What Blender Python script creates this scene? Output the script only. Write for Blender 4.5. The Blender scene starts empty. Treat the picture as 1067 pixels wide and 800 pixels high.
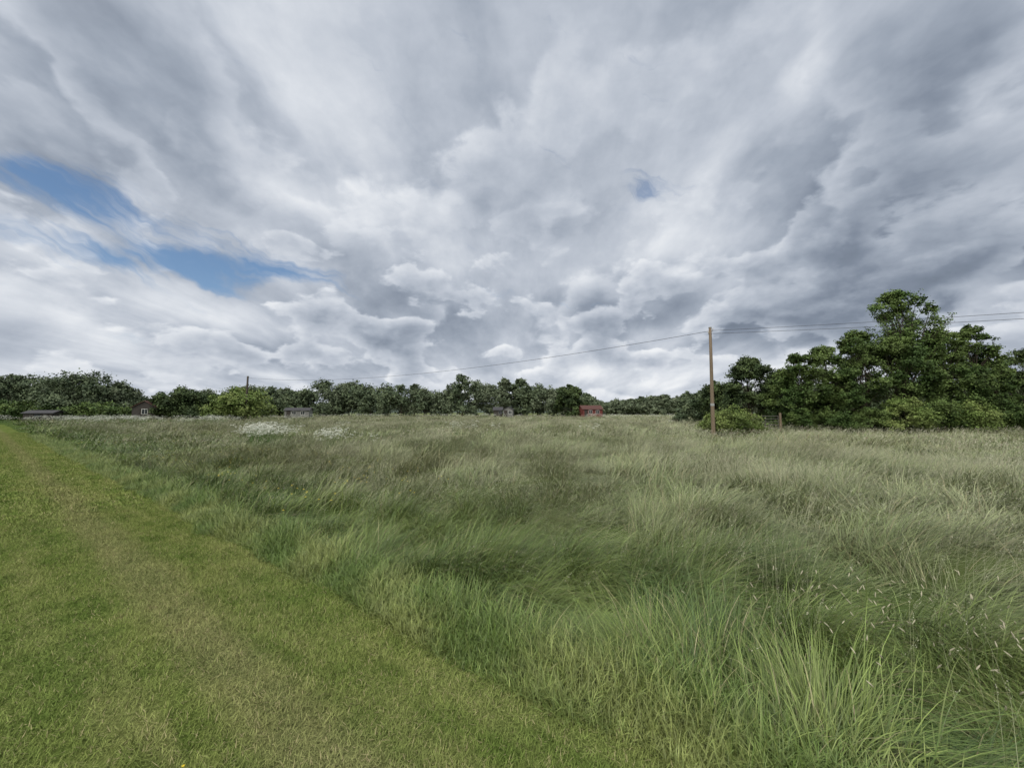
import bpy, math, numpy as np
from mathutils import Vector
R = np.random.default_rng(7)
scene = bpy.context.scene
scene.view_settings.view_transform = 'Standard'
scene.view_settings.look = 'None'
scene.view_settings.exposure = 0
F = 402.0; CX = 533.5; HY = 428.0; EYE = 1.6
PITCH = math.atan((HY-400)/F)

# ------------------------------------------------------------ helpers
def snoise(x, y, wl, seed, n=7):
    r = np.random.default_rng(seed)
    o = np.zeros_like(np.asarray(x, float))
    for i in range(n):
        a = r.uniform(0, 2*math.pi); w_ = wl*r.uniform(.6, 1.6)
        o = o + np.sin((np.cos(a)*x+np.sin(a)*y)*2*math.pi/w_ + r.uniform(0, 6.28))
    return o/math.sqrt(n)
def sm(x, a, b):
    t = np.clip((np.asarray(x, float)-a)/(b-a), 0, 1)
    return t*t*(3-2*t)
def S(x, y): return x*0.587+y*0.81      # distance across the path
def gh(x, y):
    x = np.asarray(x, float); y = np.asarray(y, float)
    s = S(x, y); r = np.hypot(x, y)
    near = 1-sm(r, 60, 120)
    ditch = sm(s, 2.15, 3.5)*(1-sm(s, 4.6, 8.5))*(1-sm(r, 25, 50))
    return near*(-.24*ditch*(1+.15*snoise(x, y, 7, 5))+sm(s, 4, 12)*(0.08*snoise(x, y, 14, 3)+0.03*snoise(x, y, 6, 4)))

class NT:
    def __init__(self, tree): self.t = tree; self.n = tree.nodes; self.l = tree.links
    def node(self, typ, **kw):
        n = self.n.new(typ)
        for k, v in kw.items(): setattr(n, k, v)
        return n
    def put(self, sock, v):
        if v is None: return
        if isinstance(v, bpy.types.NodeSocket): self.l.new(v, sock)
        else: sock.default_value = v
    def m(self, op, a, b=None, c=None, clamp=False):
        n = self.node('ShaderNodeMath', operation=op, use_clamp=clamp)
        self.put(n.inputs[0], a); self.put(n.inputs[1], b); self.put(n.inputs[2], c)
        return n.outputs[0]
    def v(self, op, a, b=None):
        n = self.node('ShaderNodeVectorMath', operation=op)
        self.put(n.inputs[0], a)
        if op == 'SCALE': self.put(n.inputs['Scale'], b)
        else: self.put(n.inputs[1], b)
        return n.outputs['Value'] if op in ('DOT_PRODUCT', 'LENGTH') else n.outputs['Vector']
    def comb(self, x, y, z):
        n = self.node('ShaderNodeCombineXYZ')
        self.put(n.inputs[0], x); self.put(n.inputs[1], y); self.put(n.inputs[2], z)
        return n.outputs[0]
    def noise(self, vec, scale, detail=4, rough=.5, dist=0, out='Fac'):
        n = self.node('ShaderNodeTexNoise')
        self.put(n.inputs['Vector'], vec)
        n.inputs['Scale'].default_value = scale; n.inputs['Detail'].default_value = detail
        n.inputs['Roughness'].default_value = rough; n.inputs['Distortion'].default_value = dist
        return n.outputs[out]
    def rng(self, v, a, b, c=0., d=1., smooth=True):
        n = self.node('ShaderNodeMapRange'); n.interpolation_type = 'SMOOTHSTEP' if smooth else 'LINEAR'
        self.put(n.inputs[0], v)
        for i, q in enumerate((a, b, c, d)): n.inputs[1+i].default_value = q
        return n.outputs[0]
    def mix(self, f, a, b, mode='MIX'):
        n = self.node('ShaderNodeMixRGB', blend_type=mode)
        self.put(n.inputs[0], f)
        for s_, q in ((n.inputs[1], a), (n.inputs[2], b)):
            if isinstance(q, tuple) and len(q) == 3: q = (*q, 1)
            self.put(s_, q)
        return n.outputs[0]
    def fmix(self, f, a, b):
        n = self.node('ShaderNodeMix'); n.data_type = 'FLOAT'
        self.put(n.inputs[0], f); self.put(n.inputs[2], a); self.put(n.inputs[3], b)
        return n.outputs[0]
    def ramp(self, f, stops):
        n = self.node('ShaderNodeValToRGB'); e = n.color_ramp.elements
        while len(e) < len(stops): e.new(.5)
        for el, (p, c) in zip(e, stops): el.position = p; el.color = (*c, 1)
        self.put(n.inputs[0], f); return n.outputs[0]
    def attr(self, name, out='Fac'):
        n = self.node('ShaderNodeAttribute'); n.attribute_name = name
        return n.outputs[out]

def new_mat(name):
    m = bpy.data.materials.new(name); m.use_nodes = True
    m.node_tree.nodes.clear()
    return m, NT(m.node_tree)
def finish(m, t, col, rough=.6, spec=.3, bump=None, bs=.3):
    if isinstance(col, tuple) and len(col) == 3: col = (*col, 1)
    out = t.node('ShaderNodeOutputMaterial')
    if rough is None:
        p = t.node('ShaderNodeBsdfDiffuse'); t.put(p.inputs[0], col)
    else:
        p = t.node('ShaderNodeBsdfPrincipled')
        t.put(p.inputs['Base Color'], col); p.inputs['Roughness'].default_value = rough
        p.inputs['Specular IOR Level'].default_value = spec
    if bump is not None:
        b = t.node('ShaderNodeBump'); b.inputs['Strength'].default_value = bs
        b.inputs['Distance'].default_value = .05
        t.put(b.inputs['Height'], bump); t.l.new(b.outputs[0], p.inputs['Normal'])
    t.l.new(p.outputs[0], out.inputs[0])
    return m
def pos(t): return t.node('ShaderNodeNewGeometry').outputs['Position']
def plain(name, c, rough=.6, var=.25, sc=6.):
    m, t = new_mat(name)
    n = t.noise(pos(t), sc, 3, .6)
    k = t.rng(n, .3, .7, 1-var, 1+var)
    return finish(m, t, t.v('SCALE', tuple(c), k), rough)

# ------------------------------------------------------------ camera
cd = bpy.data.cameras.new('camera'); cam = bpy.data.objects.new('camera', cd)
scene.collection.objects.link(cam); scene.camera = cam
cam.location = (0, 0, EYE); cam.rotation_euler = (math.radians(90)+PITCH, 0, 0)
cd.sensor_width = 36; cd.lens = F/1067*36; cd.clip_start = .05; cd.clip_end = 6000

# ------------------------------------------------------------ sun and sky
SUN_EL = math.radians(52); SUN_AZ = math.radians(205)   # azimuth from +Y clockwise: behind the viewer
sd = Vector((math.sin(SUN_AZ)*math.cos(SUN_EL), math.cos(SUN_AZ)*math.cos(SUN_EL), math.sin(SUN_EL)))
sl = bpy.data.lights.new('sun', 'SUN'); so = bpy.data.objects.new('sun', sl)
sl.energy = 1.15; sl.angle = math.radians(20); sl.color = (1, .95, .86)
so.rotation_euler = sd.to_track_quat('Z', 'Y').to_euler(); so.location = (0, -20, 40)
scene.collection.objects.link(so)

def azel(px, py):
    d = Vector(((px-CX)/F, 1, (400-py)/F)).normalized()
    c, s_ = math.cos(PITCH), math.sin(PITCH)
    d = Vector((d.x, d.y*c-d.z*s_, d.y*s_+d.z*c))
    return math.atan2(d.x, d.y), math.asin(d.z)

world = bpy.data.worlds.new('World'); scene.world = world; world.use_nodes = True
try: world.cycles.sampling_method = 'NONE'
except Exception: pass
world.node_tree.nodes.clear(); w = NT(world.node_tree)
D = w.node('ShaderNodeTexCoord').outputs['Generated']
sp = w.node('ShaderNodeSeparateXYZ'); w.l.new(D, sp.inputs[0])
X, Y, Z = sp.outputs
az0 = w.m('ARCTAN2', X, Y); el0 = w.m('ARCSINE', Z)
W2 = w.v('SUBTRACT', w.noise(D, 3.4, 5, .58, out='Color'), (.5, .5, .5))
W2s = w.node('ShaderNodeSeparateXYZ'); w.l.new(W2, W2s.inputs[0])
azw = w.m('ADD', az0, w.m('MULTIPLY', W2s.outputs[0], .34))
elw = w.m('ADD', el0, w.m('MULTIPLY', W2s.outputs[1], .20))
# high cloud sheet seen in perspective, drawn out along the wind
z0 = w.m('ADD', w.m('MAXIMUM', Z, 0.), .16)
P = w.comb(w.m('DIVIDE', X, z0), w.m('DIVIDE', Y, z0), 0.)
P = w.v('ADD', P, w.v('SCALE', W2, .26))
N1 = w.noise(w.v('MULTIPLY', P, (1., .32, 1.)), 1.9, 7, .54)
def blob(p0, p1, wd, amp, warped=True):
    a0, e0 = azel(*p0); a1, e1 = azel(*p1)
    ca, ce = (a0+a1)/2, (e0+e1)/2
    L = max(math.hypot(a1-a0, e1-e0)/2, 1e-3); r = math.atan2(e1-e0, a1-a0)
    wr = wd/F; L = max(L, wr*.7)
    A, E = (azw, elw) if warped else (az0, el0)
    da = w.m('SUBTRACT', A, ca); de = w.m('SUBTRACT', E, ce)
    u = w.m('MULTIPLY_ADD', da, math.cos(r)/L, w.m('MULTIPLY', de, math.sin(r)/L))
    v = w.m('MULTIPLY_ADD', da, -math.sin(r)/wr, w.m('MULTIPLY', de, math.cos(r)/wr))
    q = w.m('MULTIPLY_ADD', u, u, w.m('MULTIPLY', v, v))
    return w.m('MULTIPLY', w.m('EXPONENT', w.m('MULTIPLY', q, -1.)), amp)
def total(lst):
    o = None
    for b in lst:
        b = blob(*b); o = b if o is None else w.m('ADD', o, b)
    return o
bias = total([
 ((-60, 40), (230, 90), 75, -.28), ((240, 110), (380, 210), 30, -.08),
 ((760, 300), (1080, 285), 44, -.42), ((860, 140), (1100, 200), 95, -.30),
 ((540, 335), (720, 325), 24, -.26), ((340, 335), (480, 330), 28, -.26),
 ((200, 376), (430, 372), 10, -.14), ((500, 150), (640, 260), 40, -.08),
 ((640, 285), (810, 215), 32, .26), ((230, 60), (380, 170), 45, .08),
 ((470, 10), (650, 70), 60, .06), ((0, 335), (300, 312), 22, .16),
 ((1035, 80), (1075, 110), 22, .24), ((800, 100), (860, 90), 20, .16),
 ((130, 150), (350, 215), 18, .12), ((400, 250), (540, 290), 30, .12),
 ((540, 384), (820, 388), 16, .20), ((-100, 398), (300, 402), 16, .12)])
tb = w.m('MULTIPLY_ADD', w.m('SUBTRACT', N1, .5), 1.15, w.m('MULTIPLY_ADD', bias, .95, .60))
# cumulus banks: bright rims, grey cores, lit from above, darker bases
def bank(scl, zs, up, det, thr, seed, lk, kb, hi, drop):
    q = w.v('ADD', w.v('MULTIPLY', D, (1., 1., zs)), w.v('SCALE', W2, .10))
    q = w.v('ADD', q, (seed, seed*.7, 0))
    c = w.noise(q, scl, det, .49); cb = w.noise(w.v('ADD', q, (-up*.45, 0, up)), scl, det, .49)
    d = w.m('MULTIPLY_ADD', bias, -kb, c)
    a = w.rng(d, thr, thr+.06); core = w.rng(d, thr+.02, thr+.21)
    lt = w.m('MULTIPLY', w.m('SUBTRACT', c, cb), lk)
    return a, w.m('ADD', w.m('MULTIPLY_ADD', core, -drop, hi), lt)
a1, t1 = bank(2.7, 1.5, .045, 8, .485, 3.3, 2.2, .32, .79, .38)
a2, t2 = bank(6.2, 1.9, .026, 7, .50, 7.1, 2.0, .30, .81, .36)
w1 = w.rng(el0, .95, .40, .15, .88); w2 = w.rng(el0, .62, .22, 0., .78)
tone = w.fmix(w.m('MULTIPLY', a1, w1), tb, w.m('MULTIPLY_ADD', w.m('SUBTRACT', N1, .5), .55, t1))
tone = w.fmix(w.m('MULTIPLY', a2, w2), tone, t2)
fine = w.noise(w.v('ADD', w.v('MULTIPLY', D, (1., 1., 1.6)), w.v('SCALE', W2, .05)), 13., 6, .58)
tone = w.m('MULTIPLY_ADD', w.m('SUBTRACT', fine, .5), .22, tone)
tone = w.m('MULTIPLY_ADD', bias, .38, tone)
tone = w.m('ADD', tone, w.rng(el0, .20, 0., 0., .08))
ccol = w.ramp(tone, [(0.0, (.145, .178, .228)), (.25, (.22, .26, .33)), (.45, (.345, .392, .468)),
                     (.65, (.51, .555, .63)), (.85, (.71, .745, .80)), (1.0, (.87, .89, .915))])
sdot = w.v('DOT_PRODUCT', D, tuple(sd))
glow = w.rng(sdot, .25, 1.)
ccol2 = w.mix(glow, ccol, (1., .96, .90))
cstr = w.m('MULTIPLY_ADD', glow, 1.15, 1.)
hole = total([((-80, 178), (165, 214), 17, 1.6), ((90, 224), (300, 262), 13, .75),
              ((130, 272), (358, 290), 14, 1.7), ((-40, 246), (180, 284), 11, 1.15),
              ((630, 208), (705, 202), 8, .95)])
ra = math.radians(-17)
su = w.m('MULTIPLY_ADD', azw, math.cos(ra), w.m('MULTIPLY', elw, math.sin(ra)))
sv = w.m('MULTIPLY_ADD', azw, -math.sin(ra), w.m('MULTIPLY', elw, math.cos(ra)))
str_ = w.noise(w.comb(w.m('MULTIPLY', su, 1.4), w.m('MULTIPLY', sv, 11.), 0.), 2.4, 7, .58)
hole = w.m('MULTIPLY_ADD', w.m('SUBTRACT', str_, .5), 3.6, hole)
hole = w.rng(hole, .40, 1.75, 0., .95)
bl_ok = w.rng(w.m('ABSOLUTE', w.m('SUBTRACT', az0, -.45)), 1.2, 1.0)
above = w.m('MULTIPLY', w.rng(el0, .02, .10), bl_ok)
sky = w.node('ShaderNodeTexSky'); sky.sky_type = 'NISHITA'; sky.sun_disc = False
sky.sun_elevation = SUN_EL; sky.sun_rotation = SUN_AZ
hs = w.node('ShaderNodeHueSaturation'); hs.inputs['Saturation'].default_value = 1.15; w.l.new(sky.outputs[0], hs.inputs['Color'])
b1 = w.node('ShaderNodeBackground'); w.l.new(hs.outputs[0], b1.inputs[0]); b1.inputs[1].default_value = .12
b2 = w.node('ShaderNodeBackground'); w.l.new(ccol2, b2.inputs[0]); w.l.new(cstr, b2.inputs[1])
ms = w.node('ShaderNodeMixShader'); w.l.new(w.m('MULTIPLY', hole, above), ms.inputs[0])
w.l.new(b2.outputs[0], ms.inputs[1]); w.l.new(b1.outputs[0], ms.inputs[2])
wo = w.node('ShaderNodeOutputWorld'); w.l.new(ms.outputs[0], wo.inputs[0])

# ------------------------------------------------------------ mesh helpers
def mesh_from(name, V, Fc, mats=(), attrs=None, mi=None, smooth=False, col=None):
    me = bpy.data.meshes.new(name)
    V = np.asarray(V, np.float32)
    if isinstance(Fc, np.ndarray):
        nf, k = Fc.shape
        me.vertices.add(len(V)); me.vertices.foreach_set('co', V.ravel())
        me.loops.add(nf*k); me.loops.foreach_set('vertex_index', Fc.astype(np.int32).ravel())
        me.polygons.add(nf); me.polygons.foreach_set('loop_start', np.arange(0, nf*k, k, dtype=np.int32))
        me.polygons.foreach_set('loop_total', np.full(nf, k, np.int32))
    else:
        me.from_pydata([tuple(map(float, v)) for v in V], [], [tuple(int(i) for i in f) for f in Fc])
    for m in mats: me.materials.append(m)
    if mi is not None: me.polygons.foreach_set('material_index', np.asarray(mi, np.int32))
    if attrs:
        for k_, a in attrs.items():
            at = me.attributes.new(k_, 'FLOAT', 'POINT'); at.data.foreach_set('value', np.asarray(a, np.float32))
    if col is not None:
        at = me.attributes.new('gcol', 'FLOAT_VECTOR', 'POINT'); at.data.foreach_set('vector', np.asarray(col, np.float32).ravel())
    me.update(calc_edges=True)
    me.polygons.foreach_set('use_smooth', np.full(len(me.polygons), smooth))
    return me
def obj(name, me, parent=None, link=True):
    o = bpy.data.objects.new(name, me)
    if link: scene.collection.objects.link(o)
    if parent: o.parent = parent
    return o
def empty(name, loc=(0, 0, 0), rz=0):
    o = obj(name, None); o.location = loc; o.rotation_euler = (0, 0, rz); o.empty_display_size = .2
    return o
def coll(name, meshes):
    c = bpy.data.collections.new(name)
    for i, me in enumerate(meshes):
        o = bpy.data.objects.new('%s_%02d' % (name, i), me); c.objects.link(o)
    return c
def scatter(name, pts, rot, scl, idx, collection, parent=None):
    n = len(pts)
    me = bpy.data.meshes.new(name); me.vertices.add(n)
    me.vertices.foreach_set('co', np.asarray(pts, np.float32).ravel())
    a = me.attributes.new('rot', 'FLOAT_VECTOR', 'POINT'); a.data.foreach_set('vector', np.asarray(rot, np.float32).ravel())
    scl = np.asarray(scl, np.float32)
    if scl.ndim == 1: scl = np.repeat(scl[:, None], 3, 1)
    a = me.attributes.new('scl', 'FLOAT_VECTOR', 'POINT'); a.data.foreach_set('vector', scl.ravel())
    a = me.attributes.new('vidx', 'INT', 'POINT'); a.data.foreach_set('value', np.asarray(idx, np.int32))
    o = obj(name, me, parent)
    g = bpy.data.node_groups.new(name+'_scatter', 'GeometryNodeTree')
    g.interface.new_socket('Geometry', in_out='INPUT', socket_type='NodeSocketGeometry')
    g.interface.new_socket('Geometry', in_out='OUTPUT', socket_type='NodeSocketGeometry')
    gi = g.nodes.new('NodeGroupInput'); go = g.nodes.new('NodeGroupOutput')
    ip = g.nodes.new('GeometryNodeInstanceOnPoints')
    ci = g.nodes.new('GeometryNodeCollectionInfo'); ci.inputs['Collection'].default_value = collection
    ci.inputs['Separate Children'].default_value = True; ci.inputs['Reset Children'].default_value = True
    def na(nm, tp):
        q = g.nodes.new('GeometryNodeInputNamedAttribute'); q.data_type = tp
        q.inputs['Name'].default_value = nm; return q.outputs['Attribute']
    g.links.new(gi.outputs[0], ip.inputs['Points']); g.links.new(ci.outputs[0], ip.inputs['Instance'])
    ip.inputs['Pick Instance'].default_value = True
    g.links.new(na('vidx', 'INT'), ip.inputs['Instance Index'])
    g.links.new(na('rot', 'FLOAT_VECTOR'), ip.inputs['Rotation'])
    g.links.new(na('scl', 'FLOAT_VECTOR'), ip.inputs['Scale'])
    g.links.new(ip.outputs[0], go.inputs[0])
    md = o.modifiers.new('scatter', 'NODES'); md.node_group = g
    return o

# ------------------------------------------------------------ ground
def s_of(t, p): return t.v('DOT_PRODUCT', p, (.587, .81, 0))
def mown_col(t, p, k=1.0):
    s_ = s_of(t, p); al = t.v('DOT_PRODUCT', p, (-.81, .587, 0))
    q = t.comb(t.m('MULTIPLY', s_, 2.6), t.m('MULTIPLY', al, .35), 0.)
    st = t.noise(q, 1.5, 3, .6); n2 = t.noise(p, 2.2, 4, .65); n3 = t.noise(p, .7, 2, .5)
    c = t.mix(t.rng(n2, .36, .64), (.110*k, .165*k, .036*k), (.225*k, .270*k, .080*k))
    c = t.mix(t.rng(st, .42, .66, 0, .65), c, (.275*k, .295*k, .11*k))
    c = t.mix(t.rng(n3, .35, .6, .0, .4), c, (.125*k, .195*k, .046*k))
    wob = t.m('ADD', s_, t.m('MULTIPLY', t.m('SUBTRACT', n3, .5), .22))
    for c0 in (1.02, -.55):
        tr = t.m('ABSOLUTE', t.m('SUBTRACT', wob, c0))
        c = t.mix(t.rng(tr, .30, .05, 0, .42), c, (.29*k, .27*k, .14*k))
    c = t.mix(t.rng(n2, .65, .72, 0, .85), c, (.15, .11, .07))
    return c
m, t = new_mat('meadow_ground'); p = pos(t)
pf = t.rng(s_of(t, p), 2.8, 11); n2_ = t.noise(p, 1.2, 4, .6)
c = t.mix(pf, (.045, .075, .02), (.13, .15, .07)); c = t.mix(t.rng(n2_, .35, .65, 0, .5), c, (.09, .115, .04))
M_ground = finish(m, t, c, None)
m, t = new_mat('mown_turf'); p = pos(t); c = mown_col(t, p, .55)
M_turf = finish(m, t, c, None)
m, t = new_mat('mown_grass_blades'); rnd = t.attr('rnd'); tt = t.attr('tt')
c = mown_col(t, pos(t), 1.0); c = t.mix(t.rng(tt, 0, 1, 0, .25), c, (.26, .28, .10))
c = t.v('SCALE', c, t.rng(rnd, 0, 1, .6, 1.3, False)); c = t.mix(t.rng(rnd, .91, .95, 0, .75), c, (.36, .30, .18))
M_mown = finish(m, t, c, None)
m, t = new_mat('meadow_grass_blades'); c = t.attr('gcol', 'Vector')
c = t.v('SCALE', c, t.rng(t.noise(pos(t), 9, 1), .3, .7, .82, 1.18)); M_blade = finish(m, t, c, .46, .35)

n = 241; u = np.linspace(-1, 1, n); ax = np.sinh(u*6.6)/math.sinh(6.6)*2500
gx, gy = np.meshgrid(ax, ax, indexing='ij'); V = np.stack([gx, gy, gh(gx, gy)], -1).reshape(-1, 3)
i, j = np.meshgrid(np.arange(n-1), np.arange(n-1), indexing='ij'); q = (i*n+j).ravel()
obj('ground', mesh_from('ground', V, np.stack([q, q+n, q+n+1, q+1], 1), [M_ground], smooth=True))
def from_st(s_, a): return s_*.587-a*.81, s_*.81+a*.587
al = np.concatenate([np.arange(-25, 40, .5), np.arange(40, 75, 2)])
def edge(a): return 1.88+.05*snoise(a, a*0, 2.9, 11)+.03*snoise(a, a*0, .8, 12)
def edge2(a): return -2.4+.1*snoise(a, a*0, 2.3, 13)
V = []; k = 10
for a in al:
    for f in np.linspace(0, 1, k):
        s_ = edge2(a)*(1-f)+edge(a)*f; x, y = from_st(s_, a); V.append((x, y, .012))
q = (np.arange(len(al)-1)[:, None]*k+np.arange(k-1)[None]).ravel()
obj('mown_grass_path', mesh_from('mown_grass_path', V, np.stack([q, q+1, q+k+1, q+k], 1), [M_turf]))

# ------------------------------------------------------------ grass geometry
def blades(r, bx, by, bz, L, phi, th, dr, W, segs, pw=1.4, taper=1.8):
    n = len(bx); T = np.linspace(0, 1, segs+1)
    x = np.zeros((n, segs+1)); z = np.zeros((n, segs+1))
    for k in range(segs):
        tm = (T[k]+T[k+1])/2; a = np.minimum(th+dr*tm**pw, 2.05)
        x[:, k+1] = x[:, k]+np.sin(a)*L/segs; z[:, k+1] = z[:, k]+np.cos(a)*L/segs
    z = np.maximum(z, .01)+np.asarray(bz)[:, None]
    px = bx[:, None]+x*np.cos(phi)[:, None]; py = by[:, None]+x*np.sin(phi)[:, None]
    tw = phi+math.pi/2+r.normal(0, .5, n)
    wt = W[:, None]*(1-.92*T[None]**taper)/2
    ox = np.cos(tw)[:, None]*wt; oy = np.sin(tw)[:, None]*wt
    V = np.stack([np.stack([px-ox, py-oy, z], -1), np.stack([px+ox, py+oy, z], -1)], 2).reshape(-1, 3)
    m_ = (segs+1)*2
    q = (np.arange(n)[:, None]*m_+np.arange(segs)[None]*2).ravel()
    return V, np.stack([q, q+1, q+3, q+2], 1), np.repeat(np.tile(T, n), 2), np.stack([px, py, z], -1), m_
def ribbons(r, n, spread, L0, L1, wd, th0, th0s, droop, dsp, segs=4, disc=False):
    if disc: rr = spread*np.sqrt(r.random(n)); aa = r.random(n)*6.283; bx, by = rr*np.cos(aa), rr*np.sin(aa)
    else: bx, by = r.normal(0, spread, n), r.normal(0, spread, n)
    V, Fc, tt, tips, m_ = blades(r, bx, by, bx*0, r.uniform(L0, L1, n), r.normal(0, dsp, n), np.abs(th0+r.normal(0, th0s, n)),
                                 droop*r.uniform(.4, 1.5, n), wd*r.uniform(.6, 1.3, n), segs)
    return V, Fc, tt, np.repeat(r.random(n), m_), tips
def merge(parts):
    V = []; Fc = []; T = []; Rn = []; MI = []; o = 0
    for (v, f, t_, r_, mi) in parts:
        V.append(v); Fc.append(f+o); T.append(t_); Rn.append(r_); MI.append(np.full(len(f), mi)); o += len(v)
    return np.concatenate(V), np.concatenate(Fc), np.concatenate(T), np.concatenate(Rn), np.concatenate(MI)
def lerp(a, b, f): return np.asarray(a)*(1-f[:, None])+np.asarray(b)*f[:, None]
def mcol(x, y, r, clump):
    s_ = S(x, y)
    n1 = snoise(x, y, 7, 51)*.5; n2 = snoise(x, y, 1.7, 52)*.5; n3 = snoise(x, y, 17, 53)*.5
    pf = np.clip(sm(np.abs(s_), 2.8, 8)*.9+n1*.30+.20*clump, 0, 1)
    f = np.clip(.50+n2*.50+clump*.75, 0, 1)
    a = lerp((.052, .098, .024), (.150, .205, .050), f)
    b = lerp((.140, .175, .074), (.235, .262, .145), f)
    c = a*(1-pf[:, None])+b*pf[:, None]
    k = np.clip((n3+.35*n1-.42)*1.4, 0, .22)
    return c*(1-k[:, None])+np.array((.18, .155, .085))*k[:, None]
def zone(r, r0, r1, cden, per, spread, wd, segs, L0, L1, sden, ssz, shq, a0=-68, a1=68):
    area = math.pi*(r1*r1-r0*r0)*(a1-a0)/360
    nc = int(area*cden); rr = np.sqrt(r.random(nc)*(r1*r1-r0*r0)+r0*r0); aa = np.radians(r.uniform(a0, a1, nc))
    cx, cy = rr*np.sin(aa), rr*np.cos(aa)
    s_ = S(cx, cy); k = (s_ > 2.0) | (s_ < -2.6); cx, cy = cx[k], cy[k]; nc = len(cx)
    cphi = -.35+1.5*snoise(cx, cy, 2.9, 41)+.6*snoise(cx, cy, 1.0, 42)+r.normal(0, .35, nc)
    lodge = sm(.84+.35*snoise(cx, cy, 2.0, 43)+.40*snoise(cx, cy, .7, 44), .40, 1.1)*(.4+.6*sm(np.abs(S(cx, cy)), 2.2, 3.2))
    chgt = 1+.04*snoise(cx, cy, 2.4, 31)+.11*snoise(cx, cy, .75, 32)+r.normal(0, .13, nc); ccl = r.normal(0, .42, nc)
    ci = np.repeat(np.arange(nc), per); n_ = len(ci)
    ox, oy = r.normal(0, spread, n_), r.normal(0, spread, n_)
    bx, by = cx[ci]+ox, cy[ci]+oy; s_ = S(bx, by); e = edge(-bx*.81+by*.587)+.10
    k = (s_ > e) | (s_ < -2.45); bx, by, ox, oy, ci, s_, e = bx[k], by[k], ox[k], oy[k], ci[k], s_[k], e[k]; n_ = len(bx)
    dist = np.where(s_ > 0, s_-e, -2.4-s_)
    ht = np.clip((.24+.76*sm(dist, 0, 1.2))*chgt[ci], .18, 1.5)
    L = r.uniform(L0, L1, n_)*ht
    rad = np.arctan2(oy, ox)
    vx = np.cos(cphi[ci])*(1.1+1.8*lodge[ci])+.75*np.cos(rad)+r.normal(0, .38, n_); vy = np.sin(cphi[ci])*(1.1+1.8*lodge[ci])+.75*np.sin(rad)+r.normal(0, .38, n_)
    phi = np.arctan2(vy, vx)
    th = np.abs(.32+1.05*lodge[ci]+r.normal(0, .2, n_)); dr = (1.5+.35*lodge[ci])*r.uniform(.4, 1.5, n_)
    V, Fc, tt, _, m_ = blades(r, bx, by, gh(bx, by)-.01, L, phi, th, dr, wd*r.uniform(.6, 1.35, n_), segs)
    c = mcol(bx, by, r, ccl[ci])*r.uniform(.6, 1.4, n_)[:, None]
    dead = r.random(n_) < .07; c[dead] = c[dead]*.3+np.array((.29, .25, .15))*.75
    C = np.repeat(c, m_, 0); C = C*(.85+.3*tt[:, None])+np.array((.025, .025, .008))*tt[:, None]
    Vs, Fs, Cs, o = [V], [Fc], [C], len(V)
    ns = int(area*sden); rr = np.sqrt(r.random(ns)*(r1*r1-r0*r0)+r0*r0); aa = np.radians(r.uniform(a0, a1, ns))
    x, y = rr*np.sin(aa), rr*np.cos(aa); s_ = S(x, y)
    k = (r.random(ns) < np.clip(sm(s_, 2.4, 6.5)+.12*(s_ > 2.3), 0, 1)*np.clip(.7+.5*snoise(x, y, 3.5, 61), .1, 1)); x, y = x[k], y[k]; ns = len(x)
    phi = -.1+.9*snoise(x, y, 5, 62)+r.normal(0, .5, ns)
    v, f, tt, tp, m_ = blades(r, x, y, gh(x, y), r.uniform(.44, .72, ns), phi, np.abs(r.normal(.35, .18, ns)), r.uniform(.3, 1.1, ns), np.full(ns, wd*.38), max(2, segs-1), taper=4)
    sc_ = mcol(x, y, r, r.normal(0, .5, ns))*.5+np.array((.26, .25, .175))*.5
    Vs.append(v); Fs.append(f+o); Cs.append(np.repeat(sc_, m_, 0)); o += len(v)
    end = tp[:, -1]; d = tp[:, -1]-tp[:, -2]; d /= np.linalg.norm(d, axis=1)[:, None]
    fr = r.random((ns, shq)); cc = end[:, None]-d[:, None]*(fr*.13)[..., None]+r.normal(0, 1, (ns, shq, 3))*(.004+ssz*.5)*(.3+fr)[..., None]
    cc = cc.reshape(-1, 3); N = len(cc)
    a = np.repeat(d, shq, 0)+r.normal(0, .45, (N, 3)); a /= np.linalg.norm(a, axis=1)[:, None]
    b = np.cross(a, r.normal(0, 1, (N, 3))); b /= np.linalg.norm(b, axis=1)[:, None]
    sz = ssz*r.uniform(.6, 1.3, N)[:, None]
    v = np.stack([cc-a*sz, cc+b*sz*.3, cc+a*sz, cc-b*sz*.3], 1).reshape(-1, 3)
    hc = lerp((.25, .24, .17), (.46, .455, .35), r.random(ns)); tint = r.random(ns) < .16; hc[tint] = np.array((.20, .15, .12))
    Vs.append(v); Fs.append(np.arange(N*4).reshape(-1, 4)+o); Cs.append(np.repeat(hc, shq*4, 0))
    return np.concatenate(Vs), np.concatenate(Fs), np.concatenate(Cs)
rg = np.random.default_rng(17)
parts = [zone(rg, 1.2, 7, 14, 185, .14, .0052, 5, .30, .74, 120, .0058, 9),
         zone(rg, 6.8, 20, 6, 92, .18, .010, 3, .30, .68, 125, .0095, 5),
         zone(rg, 19.5, 55, 1.6, 46, .32, .024, 2, .32, .66, 24, .027, 3),
         zone(rg, 54, 112, .4, 45, .65, .055, 2, .32, .68, 4, .065, 2)]
V = []; Fc = []; C = []; o = 0
for v, f, c in parts: V.append(v); Fc.append(f+o); C.append(c); o += len(v)
Fc = np.concatenate(Fc); print('grass quads', len(Fc))
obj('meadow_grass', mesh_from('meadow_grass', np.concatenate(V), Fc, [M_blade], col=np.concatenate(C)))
del V, Fc, C, parts

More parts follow.
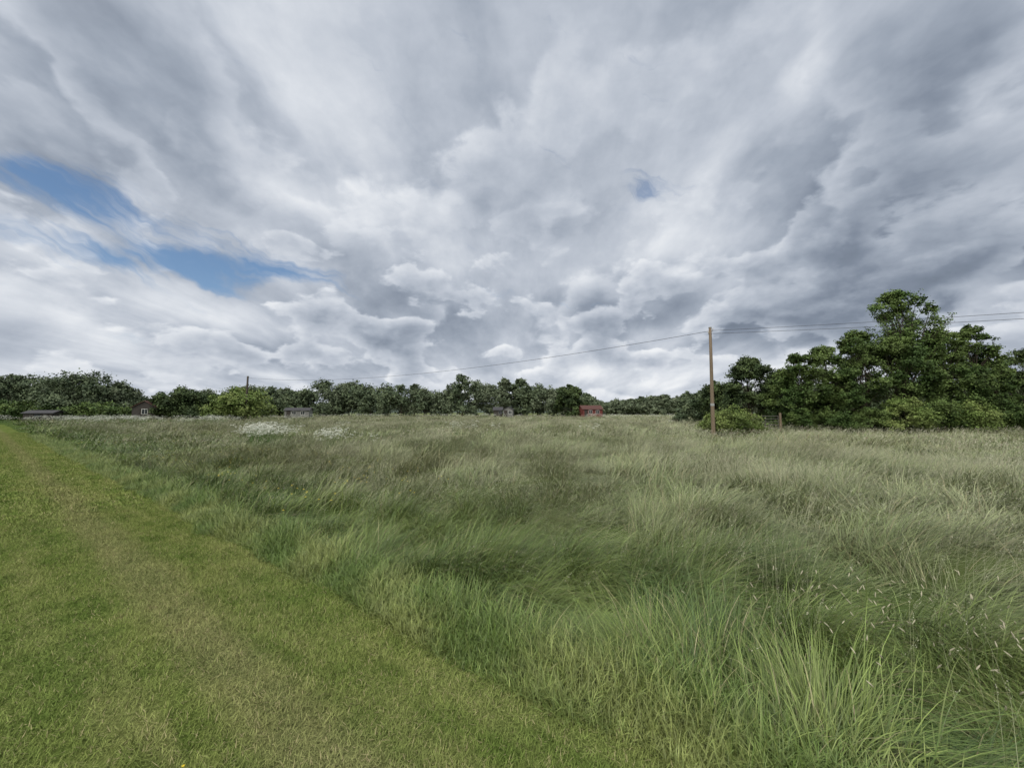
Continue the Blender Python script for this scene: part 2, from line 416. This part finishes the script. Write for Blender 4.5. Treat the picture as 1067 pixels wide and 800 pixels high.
def turf(seed, nb, size, h0, h1, wd):
    r = np.random.default_rng(seed)
    v, f, t_, rn, _ = ribbons(r, nb, size, h0, h1, wd, .45, .35, .9, 3.0, 2, disc=True)
    return mesh_from('turf', v, f, [M_mown], {'tt': t_*.7, 'rnd': rn})
tn = coll('turf_patch', [turf(400+i, 2900, .42, .018, .05, .0038) for i in range(4)] +
          [turf(410+i, 1500, .75, .03, .06, .010) for i in range(3)])
sA = []
for (a0_, a1_, st_, rad_, lo, hi) in ((-6, 9, .40, .42, 0, 4), (8.6, 45, .72, .75, 4, 7)):
    ga, gs = np.meshgrid(np.arange(a0_, a1_, st_), np.arange(-2.3, 1.85-rad_*.62, st_*.97)); ga = ga.ravel(); gs = gs.ravel()
    ea = np.arange(a0_, a1_, st_*.8); ga = np.append(ga, ea); gs = np.append(gs, edge(ea)-rad_*.72)
    ga = ga+R.uniform(-.15, .15, len(ga))*st_; gs = gs+R.uniform(-.12, .08, len(ga))*st_
    x, y = from_st(gs, ga); sA.append((x, y, R.integers(lo, hi, len(ga))))
x = np.concatenate([q[0] for q in sA]); y = np.concatenate([q[1] for q in sA]); ix = np.concatenate([q[2] for q in sA])
scatter('mown_turf_grass', np.stack([x, y, 0*x+.01], 1), np.stack([0*x, 0*x, R.uniform(0, 6.28, len(x))], 1),
        np.stack([1+0*x, 1+0*x, R.uniform(.75, 1.25, len(x))], 1), ix, tn)
nv = 80000; a = rg.uniform(-6, 40, nv); a = a*sm(rg.random(nv), -.2, 1); s_ = edge(a)-.03+np.abs(rg.normal(0, .28, nv)); x, y = from_st(s_, a)
L = (.05+.18*np.clip((s_-edge(a)+.05)/.5, 0, 1))*rg.uniform(.5, 1.4, nv)*(1+.35*snoise(x, y, .9, 91))
v, f, tt, _, m_ = blades(rg, x, y, gh(x, y), np.abs(L)+.03, rg.uniform(0, 6.28, nv), np.abs(rg.normal(.4, .28, nv)), rg.uniform(.3, 1.5, nv), rg.uniform(.004, .008, nv), 3)
cc = lerp((.11, .175, .040), (.225, .265, .085), np.clip(.5+.5*snoise(x, y, 1.3, 92)+rg.normal(0, .3, nv), 0, 1))*rg.uniform(.7, 1.25, nv)[:, None]
obj('verge_grass', mesh_from('verge_grass', v, f, [M_blade], col=np.repeat(cc, m_, 0)))

# ------------------------------------------------------------ flowers
M_white = plain('cow_parsley_petals', (.60, .62, .55), .6, .15)
M_stem = plain('flower_stem', (.09, .15, .04), .6, .2)
M_yel = plain('buttercup_petals', (.70, .52, .02), .4, .1)
M_head = plain('plantain_head', (.34, .32, .23), .8, .25, 40)
def parsley(seed):
    r = np.random.default_rng(seed)
    v, f, t_, rn, tips = ribbons(r, 16, .16, .75, 1.15, .007, .12, .12, .4, 2.5, 3)
    parts = [(v, f, t_, rn, 0)]; C = []
    for tp in tips[:, -1]:
        for k in range(14):
            a = r.random()*6.283; q = math.sqrt(r.random())*.065
            C.append(tp+np.array([q*math.cos(a), q*math.sin(a), -q*q*3+r.normal(0, .008)]))
    C = np.array(C); N = len(C); s_ = r.uniform(.010, .018, N)[:, None]
    a = r.random(N)*6.28; A = np.stack([np.cos(a), np.sin(a), r.normal(0, .4, N)], 1); B = np.stack([-np.sin(a), np.cos(a), r.normal(0, .4, N)], 1)
    V = np.stack([C-A*s_, C-B*s_, C+A*s_, C+B*s_], 1).reshape(-1, 3)
    parts.append((V, np.arange(N*4).reshape(-1, 4), np.zeros(N*4), np.zeros(N*4), 1))
    lv, lf, lt, lr, _ = ribbons(r, 50, .16, .2, .5, .03, .5, .2, .9, 3, 2); parts.append((lv, lf, lt, lr, 0))
    V, Fc, T, Rn, MI = merge(parts)
    return mesh_from('parsley', V, Fc, [M_stem, M_white], None, MI)
pc = coll('cow_parsley_plant', [parsley(i) for i in range(4)])
pts = []
def wx(px, d): return (px-CX)/F*d
def patch(px0, px1, d0, d1, n):
    d = R.uniform(d0, d1, n); px = R.uniform(px0, px1, n)
    pts.append(np.stack([wx(px, d), d], 1))
patch(250, 314, 18.0, 24, 46); patch(262, 290, 19, 22, 14); patch(338, 362, 15.5, 18.5, 11); patch(474, 496, 25, 29, 8)
patch(60, 250, 44, 62, 240); patch(-120, 60, 50, 62, 90); patch(330, 520, 84, 96, 150); patch(610, 720, 70, 92, 170)
patch(200, 330, 60, 80, 60); patch(520, 610, 84, 90, 30); patch(200, 700, 15, 60, 16)
pts = np.concatenate(pts); n = len(pts)
scatter('cow_parsley', np.stack([pts[:, 0], pts[:, 1], gh(pts[:, 0], pts[:, 1])-.1], 1), np.stack([np.zeros(n), np.zeros(n), R.uniform(0, 6.28, n)], 1),
        R.uniform(.6, 1.08, n), R.integers(0, 4, n), pc)
def lathe(prof, k, o=(0, 0, 0)):
    V = []; Fc = []
    for (rad, z) in prof:
        for i in range(k): a = 6.2832*i/k; V.append((o[0]+rad*math.cos(a), o[1]+rad*math.sin(a), o[2]+z))
    for l in range(len(prof)-1):
        for i in range(k): Fc.append((l*k+i, l*k+(i+1) % k, (l+1)*k+(i+1) % k, (l+1)*k+i))
    return np.array(V), np.array(Fc)
def tube(P_, Rd, k=7):
    P_ = [Vector(p) for p in P_]; V = []; Fc = []
    for i, p in enumerate(P_):
        d = (P_[min(i+1, len(P_)-1)]-P_[max(i-1, 0)]).normalized()
        a = d.orthogonal().normalized() if abs(d.z) < .99 else Vector((1, 0, 0)); b = d.cross(a)
        for j in range(k):
            an = 6.2832*j/k; V.append(tuple(p+(a*math.cos(an)+b*math.sin(an))*Rd[i]))
    for i in range(len(P_)-1):
        for j in range(k): Fc.append((i*k+j, i*k+(j+1) % k, (i+1)*k+(j+1) % k, (i+1)*k+j))
    return np.array(V), np.array(Fc)
def plant(seed):
    r = np.random.default_rng(seed)
    v, f, t_, rn, tips = ribbons(r, 3, .05, .5, .70, .003, .25, .1, .6, 2.5, 5); parts = [(v, f, t_, rn, 0)]
    for tp in tips:
        e = tp[-1]; d = (tp[-1]-tp[-2]); d /= np.linalg.norm(d)
        v, f = tube([e-d*.012, e-d*.006, e+d*.004, e+d*.014, e+d*.02], [.001, .0030, .0035, .0025, .0006], 6)
        parts.append((v, f, np.zeros(len(v)), np.zeros(len(v)), 1))
    V, Fc, T, Rn, MI = merge(parts); return mesh_from('plantain', V, Fc, [M_stem, M_head], None, MI, True)
pl = coll('plantain_plant', [plant(i) for i in range(4)])
n = 55; x = R.uniform(1.6, 3.8, n); y = R.uniform(1.6, 3.0, n)
scatter('ribwort_plantain', np.stack([x, y, gh(x, y)], 1), np.stack([0*x, 0*x, R.uniform(0, 6.28, n)], 1), R.uniform(.9, 1.12, n), R.integers(0, 4, n), pl)
def butter(seed):
    r = np.random.default_rng(seed)
    v, f, t_, rn, tips = ribbons(r, 3, .04, .8, 1., .006, .15, .1, .4, 2.5, 4); parts = [(v, f, t_, rn, 0)]
    for tp in tips[:, -1]:
        for k in range(5):
            a = k*1.2566; c, s_ = math.cos(a), math.sin(a)
            V = tp+np.array([(0, 0, 0), (.02*c+.012*s_, .02*s_-.012*c, .008), (.034*c, .034*s_, .014), (.02*c-.012*s_, .02*s_+.012*c, .008)])*.5
            parts.append((V, np.array([[0, 1, 2, 3]]), np.zeros(4), np.zeros(4), 1))
    V, Fc, T, Rn, MI = merge(parts); return mesh_from('butter', V, Fc, [M_stem, M_yel], None, MI)
bc = coll('buttercup_plant', [butter(i) for i in range(3)])
a = R.uniform(5, 26, 70); s_ = R.uniform(2.6, 6, 70); x, y = from_st(s_, a); z = gh(x, y)
x = np.append(x, [-1.53]); y = np.append(y, [1.84]); z = np.append(z, 0); sc = np.append(R.uniform(.5, .62, 70), [.06]); n = len(x)
sc3 = np.stack([np.where(sc < .1, .42, 1), np.where(sc < .1, .42, 1), sc], 1)
scatter('buttercup', np.stack([x, y, z], 1), np.stack([0*x, 0*x, R.uniform(0, 6.28, n)], 1), sc3, R.integers(0, 3, n), bc)

# ------------------------------------------------------------ trees
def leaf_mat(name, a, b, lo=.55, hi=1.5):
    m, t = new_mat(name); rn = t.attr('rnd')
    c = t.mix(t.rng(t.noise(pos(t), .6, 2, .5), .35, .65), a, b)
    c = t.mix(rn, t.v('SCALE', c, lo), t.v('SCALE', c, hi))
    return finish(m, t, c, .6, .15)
L_haw = leaf_mat('hawthorn_leaves', (.045, .080, .022), (.100, .145, .042))
L_ash = leaf_mat('ash_leaves', (.065, .115, .030), (.12, .175, .052))
L_dark = leaf_mat('dark_leaves', (.036, .058, .024), (.070, .100, .036))
L_bush = leaf_mat('bush_leaves', (.10, .15, .038), (.175, .22, .07))
L_far = leaf_mat('far_leaves', (.070, .098, .056), (.115, .148, .080), .78, 1.25)  # distance haze painted into the leaf colour: paler, slightly bluish green
L_farg = leaf_mat('far_hazed_willow_leaves', (.098, .128, .076), (.145, .175, .108), .78, 1.22)  # lighter willow green, with the same haze tint in its colour
m, t = new_mat('bark'); p = pos(t); g = t.noise(t.v('MULTIPLY', p, (9, 9, 1.5)), 2, 3, .7)
M_bark = finish(m, t, t.mix(g, (.035, .030, .024), (.10, .085, .065)), None)
def tree_geo(r, H, Rx, Ry, nl, lr, base, ls, nsub, per, sprays=0, dome=True, qmin=.12):
    TV = []; TF = []; off = [0]
    def add(v, f): TV.append(v); TF.append(f+off[0]); off[0] += len(v)
    tr = max(.05, H*.016); th = H*.5; lean = r.normal(0, .2, 2)
    trunk = [(lean[0]*k*k, lean[1]*k*k, th*k) for k in np.linspace(0, 1, 5)]
    add(*tube(trunk, [tr*1.35, tr, tr*.85, tr*.7, tr*.45], 8))
    LP = []; LS = []; LR = []; LD = []
    def leaves(cen, sig, m_, size, base_r, out):
        LP.append(cen+r.normal(0, 1, (m_, 3))*sig*np.array([1, 1, .7])); LS.append(size*r.uniform(.6, 1.3, m_))
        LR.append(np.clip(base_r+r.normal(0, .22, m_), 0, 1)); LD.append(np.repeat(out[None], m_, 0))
    for i in range(nl):
        zz = 1. if i == 0 else r.random()**.85
        rad = lr*r.uniform(.6, 1.25)*(1-.3*zz)
        env = math.sqrt(max(.04, 1-zz**2.4)) if dome else math.sqrt(max(.04, 1-abs(2*zz-.7)**2.0/1.75))
        an = r.uniform(0, 6.283); q = 0.1 if i == 0 else math.sqrt(r.uniform(qmin, 1.15))
        c_ = np.array([math.cos(an)*q*(Rx*env*1.02-rad*.3*env), math.sin(an)*q*(Ry*env-rad*.3*env), 0])
        c_[2] = H*base+rad*.55+zz*(H-H*base-rad*1.45)
        st = np.array(trunk[r.integers(1, 5)])
        if st[2] > c_[2]: st = np.array(trunk[1])
        md_ = (st+c_)/2+r.normal(0, .15*lr, 3)
        add(*tube([st, md_, c_], [tr*.34, tr*.2, tr*.07], 5))
        cl = r.random()
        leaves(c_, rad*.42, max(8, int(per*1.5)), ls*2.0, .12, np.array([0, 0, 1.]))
        for k in range(nsub):
            d = r.normal(0, 1, 3); d[2] = d[2]*.8+.15; d /= np.linalg.norm(d)
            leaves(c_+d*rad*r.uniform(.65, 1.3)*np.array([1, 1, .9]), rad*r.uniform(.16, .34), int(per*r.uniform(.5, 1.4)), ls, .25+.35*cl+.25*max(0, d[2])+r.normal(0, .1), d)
    for i in range(sprays):
        a = r.uniform(0, 6.28); q = r.uniform(.1, .95)
        st = np.array([math.cos(a)*Rx*q*.78, math.sin(a)*Ry*q*.78, H*r.uniform(.55, .84)*(1-.3*q*q)])
        d = np.array([math.cos(a)*.55, math.sin(a)*.55, r.uniform(.5, 1.3)]); d /= np.linalg.norm(d); Lg = H*r.uniform(.10, .2)
        e = st+d*Lg; e[2] = min(e[2], H*1.01)
        add(*tube([st-d*Lg*.8, st, e], [.03, .02, .006], 4))
        for f in r.random(10): leaves(st+(e-st)*f, ls*.9, max(4, int(per*.35)), ls*.9, .5, d)
    P_ = np.concatenate(LP); s_ = np.concatenate(LS)[:, None]; rn = np.concatenate(LR); dd = np.concatenate(LD)
    k = P_[:, 2] > .05; P_, s_, rn, dd = P_[k], s_[k], rn[k], dd[k]; n = len(P_)
    nr = dd*.9+r.normal(0, .8, (n, 3))+np.array([0, 0, .35]); nr /= np.linalg.norm(nr, axis=1)[:, None]
    a = np.cross(nr, r.normal(0, 1, (n, 3))); a /= np.linalg.norm(a, axis=1)[:, None]; b = np.cross(nr, a)
    LV = np.stack([P_-a*s_*.5, P_+b*s_*.34, P_+a*s_*.5, P_-b*s_*.34], 1).reshape(-1, 3)
    return np.concatenate(TV), np.concatenate(TF), LV, np.repeat(rn, 4)
def make_tree(name, px, depth, topy, rpx, mat, seed, nl=26, lrf=.36, base=0., ls=.17, nsub=14, per=44, sprays=0, ry=1.0, dome=True, qmin=.12):
    r = np.random.default_rng(seed); H = (HY-topy)/F*depth+EYE; Rx = rpx/F*depth
    v, f, lv, rn = tree_geo(r, H, Rx, Rx*ry, nl, Rx*lrf, base, ls, nsub, per, sprays, dome, qmin)
    e = empty(name, (wx(px, depth), depth, 0))
    obj('trunk_and_limbs', mesh_from('trunk', v, f, [M_bark], smooth=True), e)
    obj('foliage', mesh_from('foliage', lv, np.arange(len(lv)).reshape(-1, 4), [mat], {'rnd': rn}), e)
    return e
make_tree('ash_tree', 944, 31, 300, 38, L_ash, 14, 46, .24, .32, .145, 12, 34, 50, .9, True, 0.)
for (px, d, ty, rp, L, sd_, sp_) in [(832, 29.5, 368, 28, L_haw, 21, 10), (862, 29.5, 360, 28, L_haw, 2, 12), (898, 30, 344, 30, L_haw, 3, 18), (935, 29.5, 352, 36, L_haw, 4, 8),
        (985, 30, 344, 32, L_haw, 5, 18), (1015, 31, 338, 26, L_haw, 6, 16), (1038, 31, 368, 20, L_haw, 22, 8), (1072, 33, 360, 32, L_dark, 7, 12), (1135, 32, 348, 44, L_haw, 8, 4), (1220, 32, 340, 50, L_haw, 9, 4)]:
    make_tree('hawthorn_tree', px, d, ty, rp, L, sd_, 40, .27, 0, .14, 12, 44, sp_)
make_tree('elder_tree', 780, 38, 372, 28, L_dark, 10, 36, .30, 0, .18, 13, 42, 14)
make_tree('elder_tree', 746, 42, 399, 24, L_dark, 11, 24, .36, 0, .22, 13, 34, 4)
make_tree('elder_tree', 812, 38, 386, 20, L_haw, 12, 22, .38, 0, .2, 13, 34, 4)
make_tree('elder_tree', 722, 48, 411, 18, L_far, 13, 16, .42, 0, .25, 12, 30)
for i, (px, d, ty, rp, L) in enumerate([(762, 26, 424, 27, L_bush), (742, 27.5, 431, 12, L_bush), (940, 27, 413, 24, L_bush),
        (975, 27, 417, 24, L_haw), (1012, 27, 418, 26, L_bush), (1045, 28, 414, 22, L_haw), (905, 27.5, 424, 20, L_haw),
        (868, 27.5, 428, 20, L_haw), (834, 28, 425, 14, L_haw), (1085, 28, 412, 26, L_haw), (1150, 28, 412, 34, L_bush)]):
    make_tree('hedge_bush', px, d, ty, rp, L, 40+i, 18, .38, 0, .10, 12, 44, 5)
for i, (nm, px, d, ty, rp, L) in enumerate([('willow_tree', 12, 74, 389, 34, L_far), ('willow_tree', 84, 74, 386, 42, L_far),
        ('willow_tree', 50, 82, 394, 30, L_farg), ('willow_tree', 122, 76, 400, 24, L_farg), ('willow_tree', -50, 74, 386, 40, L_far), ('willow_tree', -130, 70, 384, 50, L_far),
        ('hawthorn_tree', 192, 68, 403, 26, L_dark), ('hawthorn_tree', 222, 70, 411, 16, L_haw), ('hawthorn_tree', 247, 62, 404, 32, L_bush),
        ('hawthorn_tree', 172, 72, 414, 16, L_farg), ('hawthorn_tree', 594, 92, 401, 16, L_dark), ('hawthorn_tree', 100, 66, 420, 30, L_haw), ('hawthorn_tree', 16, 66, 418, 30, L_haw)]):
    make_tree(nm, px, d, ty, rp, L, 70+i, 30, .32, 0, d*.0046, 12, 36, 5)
prof = [(-400, 396), (-100, 398), (60, 405), (140, 414), (165, 412), (200, 409), (280, 403), (310, 402), (345, 398), (368, 400), (395, 405), (420, 399), (450, 407),
        (482, 393), (512, 398), (545, 397), (572, 404), (600, 404), (612, 414), (622, 417), (660, 416), (690, 413), (715, 411), (760, 404), (900, 400), (1300, 396), (1700, 396)]
def treeline(name, items, mat, seed):
    r = np.random.default_rng(seed); VV = []; FF = []; PP = []; SS = []; o = 0
    for (px, d, ty, rp) in items:
        H = (HY-ty)/F*d+EYE; Rx = rp/F*d
        v, f, lv, rn = tree_geo(r, H, Rx, Rx, 18, Rx*.40, 0, d*.0044, 9, 26, 3)
        sh = np.array([wx(px, d), d, 0]); VV.append(v+sh); FF.append(f+o); o += len(v); PP.append(lv+sh); SS.append(rn)
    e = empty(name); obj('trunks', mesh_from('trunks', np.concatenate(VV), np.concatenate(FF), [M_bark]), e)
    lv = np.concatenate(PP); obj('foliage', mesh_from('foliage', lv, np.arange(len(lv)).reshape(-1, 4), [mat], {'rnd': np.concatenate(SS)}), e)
A = []; B = []; px = -380.
while px < 1500:
    ty = np.interp(px, [q[0] for q in prof], [q[1] for q in prof])
    far = 608 < px < 730
    d = (R.uniform(150, 180) if far else R.uniform(100, 122)); rp = (R.uniform(9, 14) if far else R.uniform(11, 24))
    (A if R.random() < .45 else B).append((px, d, ty+R.uniform(-3, 5), rp)); px += rp*R.uniform(.5, .85)
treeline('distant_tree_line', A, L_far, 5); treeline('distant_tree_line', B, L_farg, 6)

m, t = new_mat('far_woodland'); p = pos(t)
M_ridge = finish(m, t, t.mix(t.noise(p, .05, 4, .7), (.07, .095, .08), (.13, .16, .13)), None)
aa = np.linspace(-math.pi, math.pi, 900); V = []
for k in range(5):
    rr = 330+k*25; hh = (0, 5.5, 8.5, 9, 0)[k]
    h = hh*(1+.12*snoise(aa*60., aa*0, 3, 77+k)+.16*snoise(aa*60., aa*0, 22, 7))-.1
    V.append(np.stack([np.sin(aa)*rr, np.cos(aa)*rr, h], 1))
V = np.concatenate(V); na_ = len(aa); q = (np.arange(4)[:, None]*na_+np.arange(na_-1)[None]).ravel()
obj('wooded_hill', mesh_from('wooded_hill', V, np.stack([q, q+1, q+na_+1, q+na_], 1), [M_ridge], smooth=True))

# ------------------------------------------------------------ poles and wires
m, t = new_mat('weathered_pole_wood'); p = pos(t)
g = t.noise(t.v('MULTIPLY', p, (14, 14, .8)), 2, 4, .7)
M_pole = finish(m, t, t.mix(g, (.09, .068, .05), (.24, .19, .135)), .85, .15, g, .5)
M_poled = plain('tarred_pole_wood', (.05, .042, .035), .85, .25, 8)
M_metal = plain('galvanised_metal', (.28, .29, .29), .5, .15, 20)
M_dull = plain('rusty_gate_metal', (.10, .095, .085), .6, .2, 20)
M_wire = plain('black_cable', (.03, .03, .03), .6, .1)
M_cer = plain('insulator_ceramic', (.5, .48, .44), .3, .1)
def pole(px, d, H, r0, wood):
    e = empty('utility_pole', (wx(px, d), d, 0))
    v, f = tube([(0, 0, -.3), (0, 0, H*.33), (0.02, 0, H*.66), (0.03, 0, H)], [r0, r0*.9, r0*.78, r0*.66], 14)
    f = list(map(tuple, f))+[tuple(range(3*14, 4*14))]
    obj('post', mesh_from('post', v, f, [wood], smooth=True), e)
    v, f = lathe([(.001, H+.05), (r0*.5, H+.03), (r0*.8, H+.0), (r0*.8, H-.03), (r0*.68, H-.05)], 12, (.03, 0, 0)); obj('cap', mesh_from('cap', v, f, [M_metal]), e)
    for k, (dx, z) in enumerate([(.17, H-.25), (-.12, H-.45)]):
        v, f = tube([(.03, 0, z), (.03+dx, 0, z), (.03+dx, 0, z+.10)], [.015]*3, 6); obj('bracket_%d' % (k+1), mesh_from('bracket', v, f, [M_metal]), e)
        v, f = lathe([(.02, 0), (.035, .02), (.02, .04), (.035, .06), (.02, .09), (.001, .10)], 10, (.03+dx, 0, z+.10)); obj('insulator_%d' % (k+1), mesh_from('insulator', v, f, [M_cer]), e)
    v, f = lathe([(r0*.93, 1.9), (r0*.97, 1.905), (r0*.97, 2.05), (r0*.9, 2.055)], 14); obj('band', mesh_from('band', v, f, [M_metal]), e)
    return Vector((wx(px, d), d, 0))
pA = pole(742, 23.8, 6.8, .12, M_pole); pB = pole(257, 60, 7.0, .19, M_poled)
pC = pA+(pA-pB)
e = empty('utility_pole', pC)
v, f = tube([(0, 0, -.3), (0, 0, 3), (0, 0, 7)], [.14, .12, .09], 12); obj('post', mesh_from('post', v, f, [M_pole], smooth=True), e)
def wire(a, b, sag, rad=.014, n=40):
    P_ = [a.lerp(b, k/n)-Vector((0, 0, 4*sag*(k/n)*(1-k/n))) for k in range(n+1)]
    v, f = tube(P_, [rad]*(n+1), 5); obj('overhead_wire', mesh_from('wire', v, f, [M_wire], smooth=True))
up = lambda p_, z, dx=0: p_+Vector((dx, 0, z))
wire(up(pB, 6.75, .1), up(pA, 6.6, .2), 1.4, .013); wire(up(pA, 6.6, .2), up(pC, 6.8), 1.1, .010)
wire(up(pA, 6.4, -.09), up(pC, 6.6), 1.25, .010)

# ------------------------------------------------------------ buildings
M_glass = plain('window_glass', (.03, .035, .04), .1, .1)
M_wht = plain('white_paint', (.55, .55, .53), .5, .08); M_roofd = plain('dark_felt_roof', (.05, .05, .055), .9, .2)
M_red = plain('red_painted_boards', (.13, .035, .03), .7, .2); M_redroof = plain('red_tiles', (.085, .04, .034), .8, .25)
M_grey = plain('grey_boards', (.16, .16, .155), .8, .1); M_dk = plain('dark_timber', (.045, .04, .036), .8, .2)
def box(name, x0, x1, y0, y1, z0, z1, mat, par):
    V = [(x, y, z) for x in (x0, x1) for y in (y0, y1) for z in (z0, z1)]
    Fc = [(0, 1, 3, 2), (4, 6, 7, 5), (0, 4, 5, 1), (2, 3, 7, 6), (0, 2, 6, 4), (1, 5, 7, 3)]
    return obj(name, mesh_from(name, V, Fc, [mat]), par)
def building(name, px, d, wd, dp, hw, hr, wall, roof, trim, rz=0., wins=2, gable_front=False):
    e = empty(name, (wx(px, d), d, 0), rz); w2, d2 = wd/2, dp/2
    if gable_front:
        V = [(-w2, -d2, -.2), (w2, -d2, -.2), (w2, -d2, hw), (0, -d2, hr), (-w2, -d2, hw), (-w2, d2, -.2), (w2, d2, -.2), (w2, d2, hw), (0, d2, hr), (-w2, d2, hw)]
        Fc = [(0, 1, 2, 3, 4), (9, 8, 7, 6, 5), (1, 6, 7, 2), (5, 0, 4, 9)]
        quads = [[(a, -d2-.2, za), (0, -d2-.2, hr+.03), (0, d2+.2, hr+.03), (a, d2+.2, za)] for a, za in ((-w2-.2, hw-.12), (w2+.2, hw-.12))]
    else:
        V = [(-w2, -d2, -.2), (-w2, d2, -.2), (-w2, d2, hw), (-w2, 0, hr), (-w2, -d2, hw), (w2, -d2, -.2), (w2, d2, -.2), (w2, d2, hw), (w2, 0, hr), (w2, -d2, hw)]
        Fc = [(0, 4, 3, 2, 1), (5, 6, 7, 8, 9), (0, 5, 9, 4), (1, 2, 7, 6)]
        quads = [[(-w2-.2, sg*(d2+.2), hw-.1), (w2+.2, sg*(d2+.2), hw-.1), (w2+.2, 0, hr+.03), (-w2-.2, 0, hr+.03)] for sg in (-1, 1)]
    for k, V2 in enumerate(quads):
        V2 = V2+[(x, y, z+.08) for x, y, z in V2]
        obj('roof_slope_%d' % (k+1), mesh_from('roof', V2, [(0, 1, 2, 3), (4, 7, 6, 5), (0, 4, 5, 1), (1, 5, 6, 2), (2, 6, 7, 3), (3, 7, 4, 0)], [roof]), e)
    obj('walls', mesh_from('walls', V, Fc, [wall]), e)
    y = -d2
    box('door', -w2+wd*.08, -w2+wd*.08+.75, y-.04, y-.004, 0, min(1.95, hw*.92), M_dk, e)
    for k in range(wins):
        x0 = -w2+wd*.08+1.05+k*(wd-1.3)/max(1, wins); z0, z1 = hw*.5, hw*.85
        box('window_frame_%d' % (k+1), x0-.06, x0+.76, y-.04, y-.004, z0-.06, z1+.06, trim, e)
        box('window_glass_%d' % (k+1), x0, x0+.32, y-.06, y-.043, z0, z1, M_glass, e); box('window_pane_%d' % (k+1), x0+.38, x0+.70, y-.06, y-.043, z0, z1, M_glass, e)
    return e
building('red_shed', 615, 88, 4.6, 3, 2.0, 2.75, M_red, M_redroof, M_wht, .15, 2)
building('garden_shed', 530, 90, 2.2, 2.4, 1.9, 2.5, M_grey, M_roofd, M_wht, -.1, 1, True)
building('dark_shed', 519, 91, 2.0, 2.4, 1.8, 2.4, M_dk, M_roofd, M_grey, 0, 1)
building('grey_cabin', 312, 80, 4.6, 2.4, 1.75, 2.15, M_grey, M_roofd, M_wht, .2, 2)
building('cottage', 156, 66, 3.2, 3.2, 2.2, 3.2, M_dk, M_redroof, M_wht, .4, 1, True)
building('dark_shed', 48, 60, 3.4, 2.4, 1.3, 1.6, M_dk, M_roofd, M_dk, .3, 1)

e = empty('field_gate', (wx(797, 28), 28, 0), .12)
for k, z in enumerate((.35, .6, .82, 1.02, 1.22)):
    v, f = tube([(-1.0, 0, z), (1.0, 0, z)], [.02]*2, 6); obj('bar_%d' % (k+1), mesh_from('bar', v, f, [M_dull]), e)
for k, x_ in enumerate((-1.0, 0, 1.0)):
    v, f = tube([(x_, .03, .3), (x_, .03, 1.26)], [.022]*2, 6); obj('stile_%d' % (k+1), mesh_from('stile', v, f, [M_dull]), e)
for k, x_ in enumerate((-1.15, 1.15)):
    v, f = tube([(x_, 0, -.2), (x_, 0, 1.45)], [.08, .075], 8); f = list(map(tuple, f))+[tuple(range(8, 16))]
    obj('gate_post_%d' % (k+1), mesh_from('gp', v, f, [M_pole]), e)
print('done')
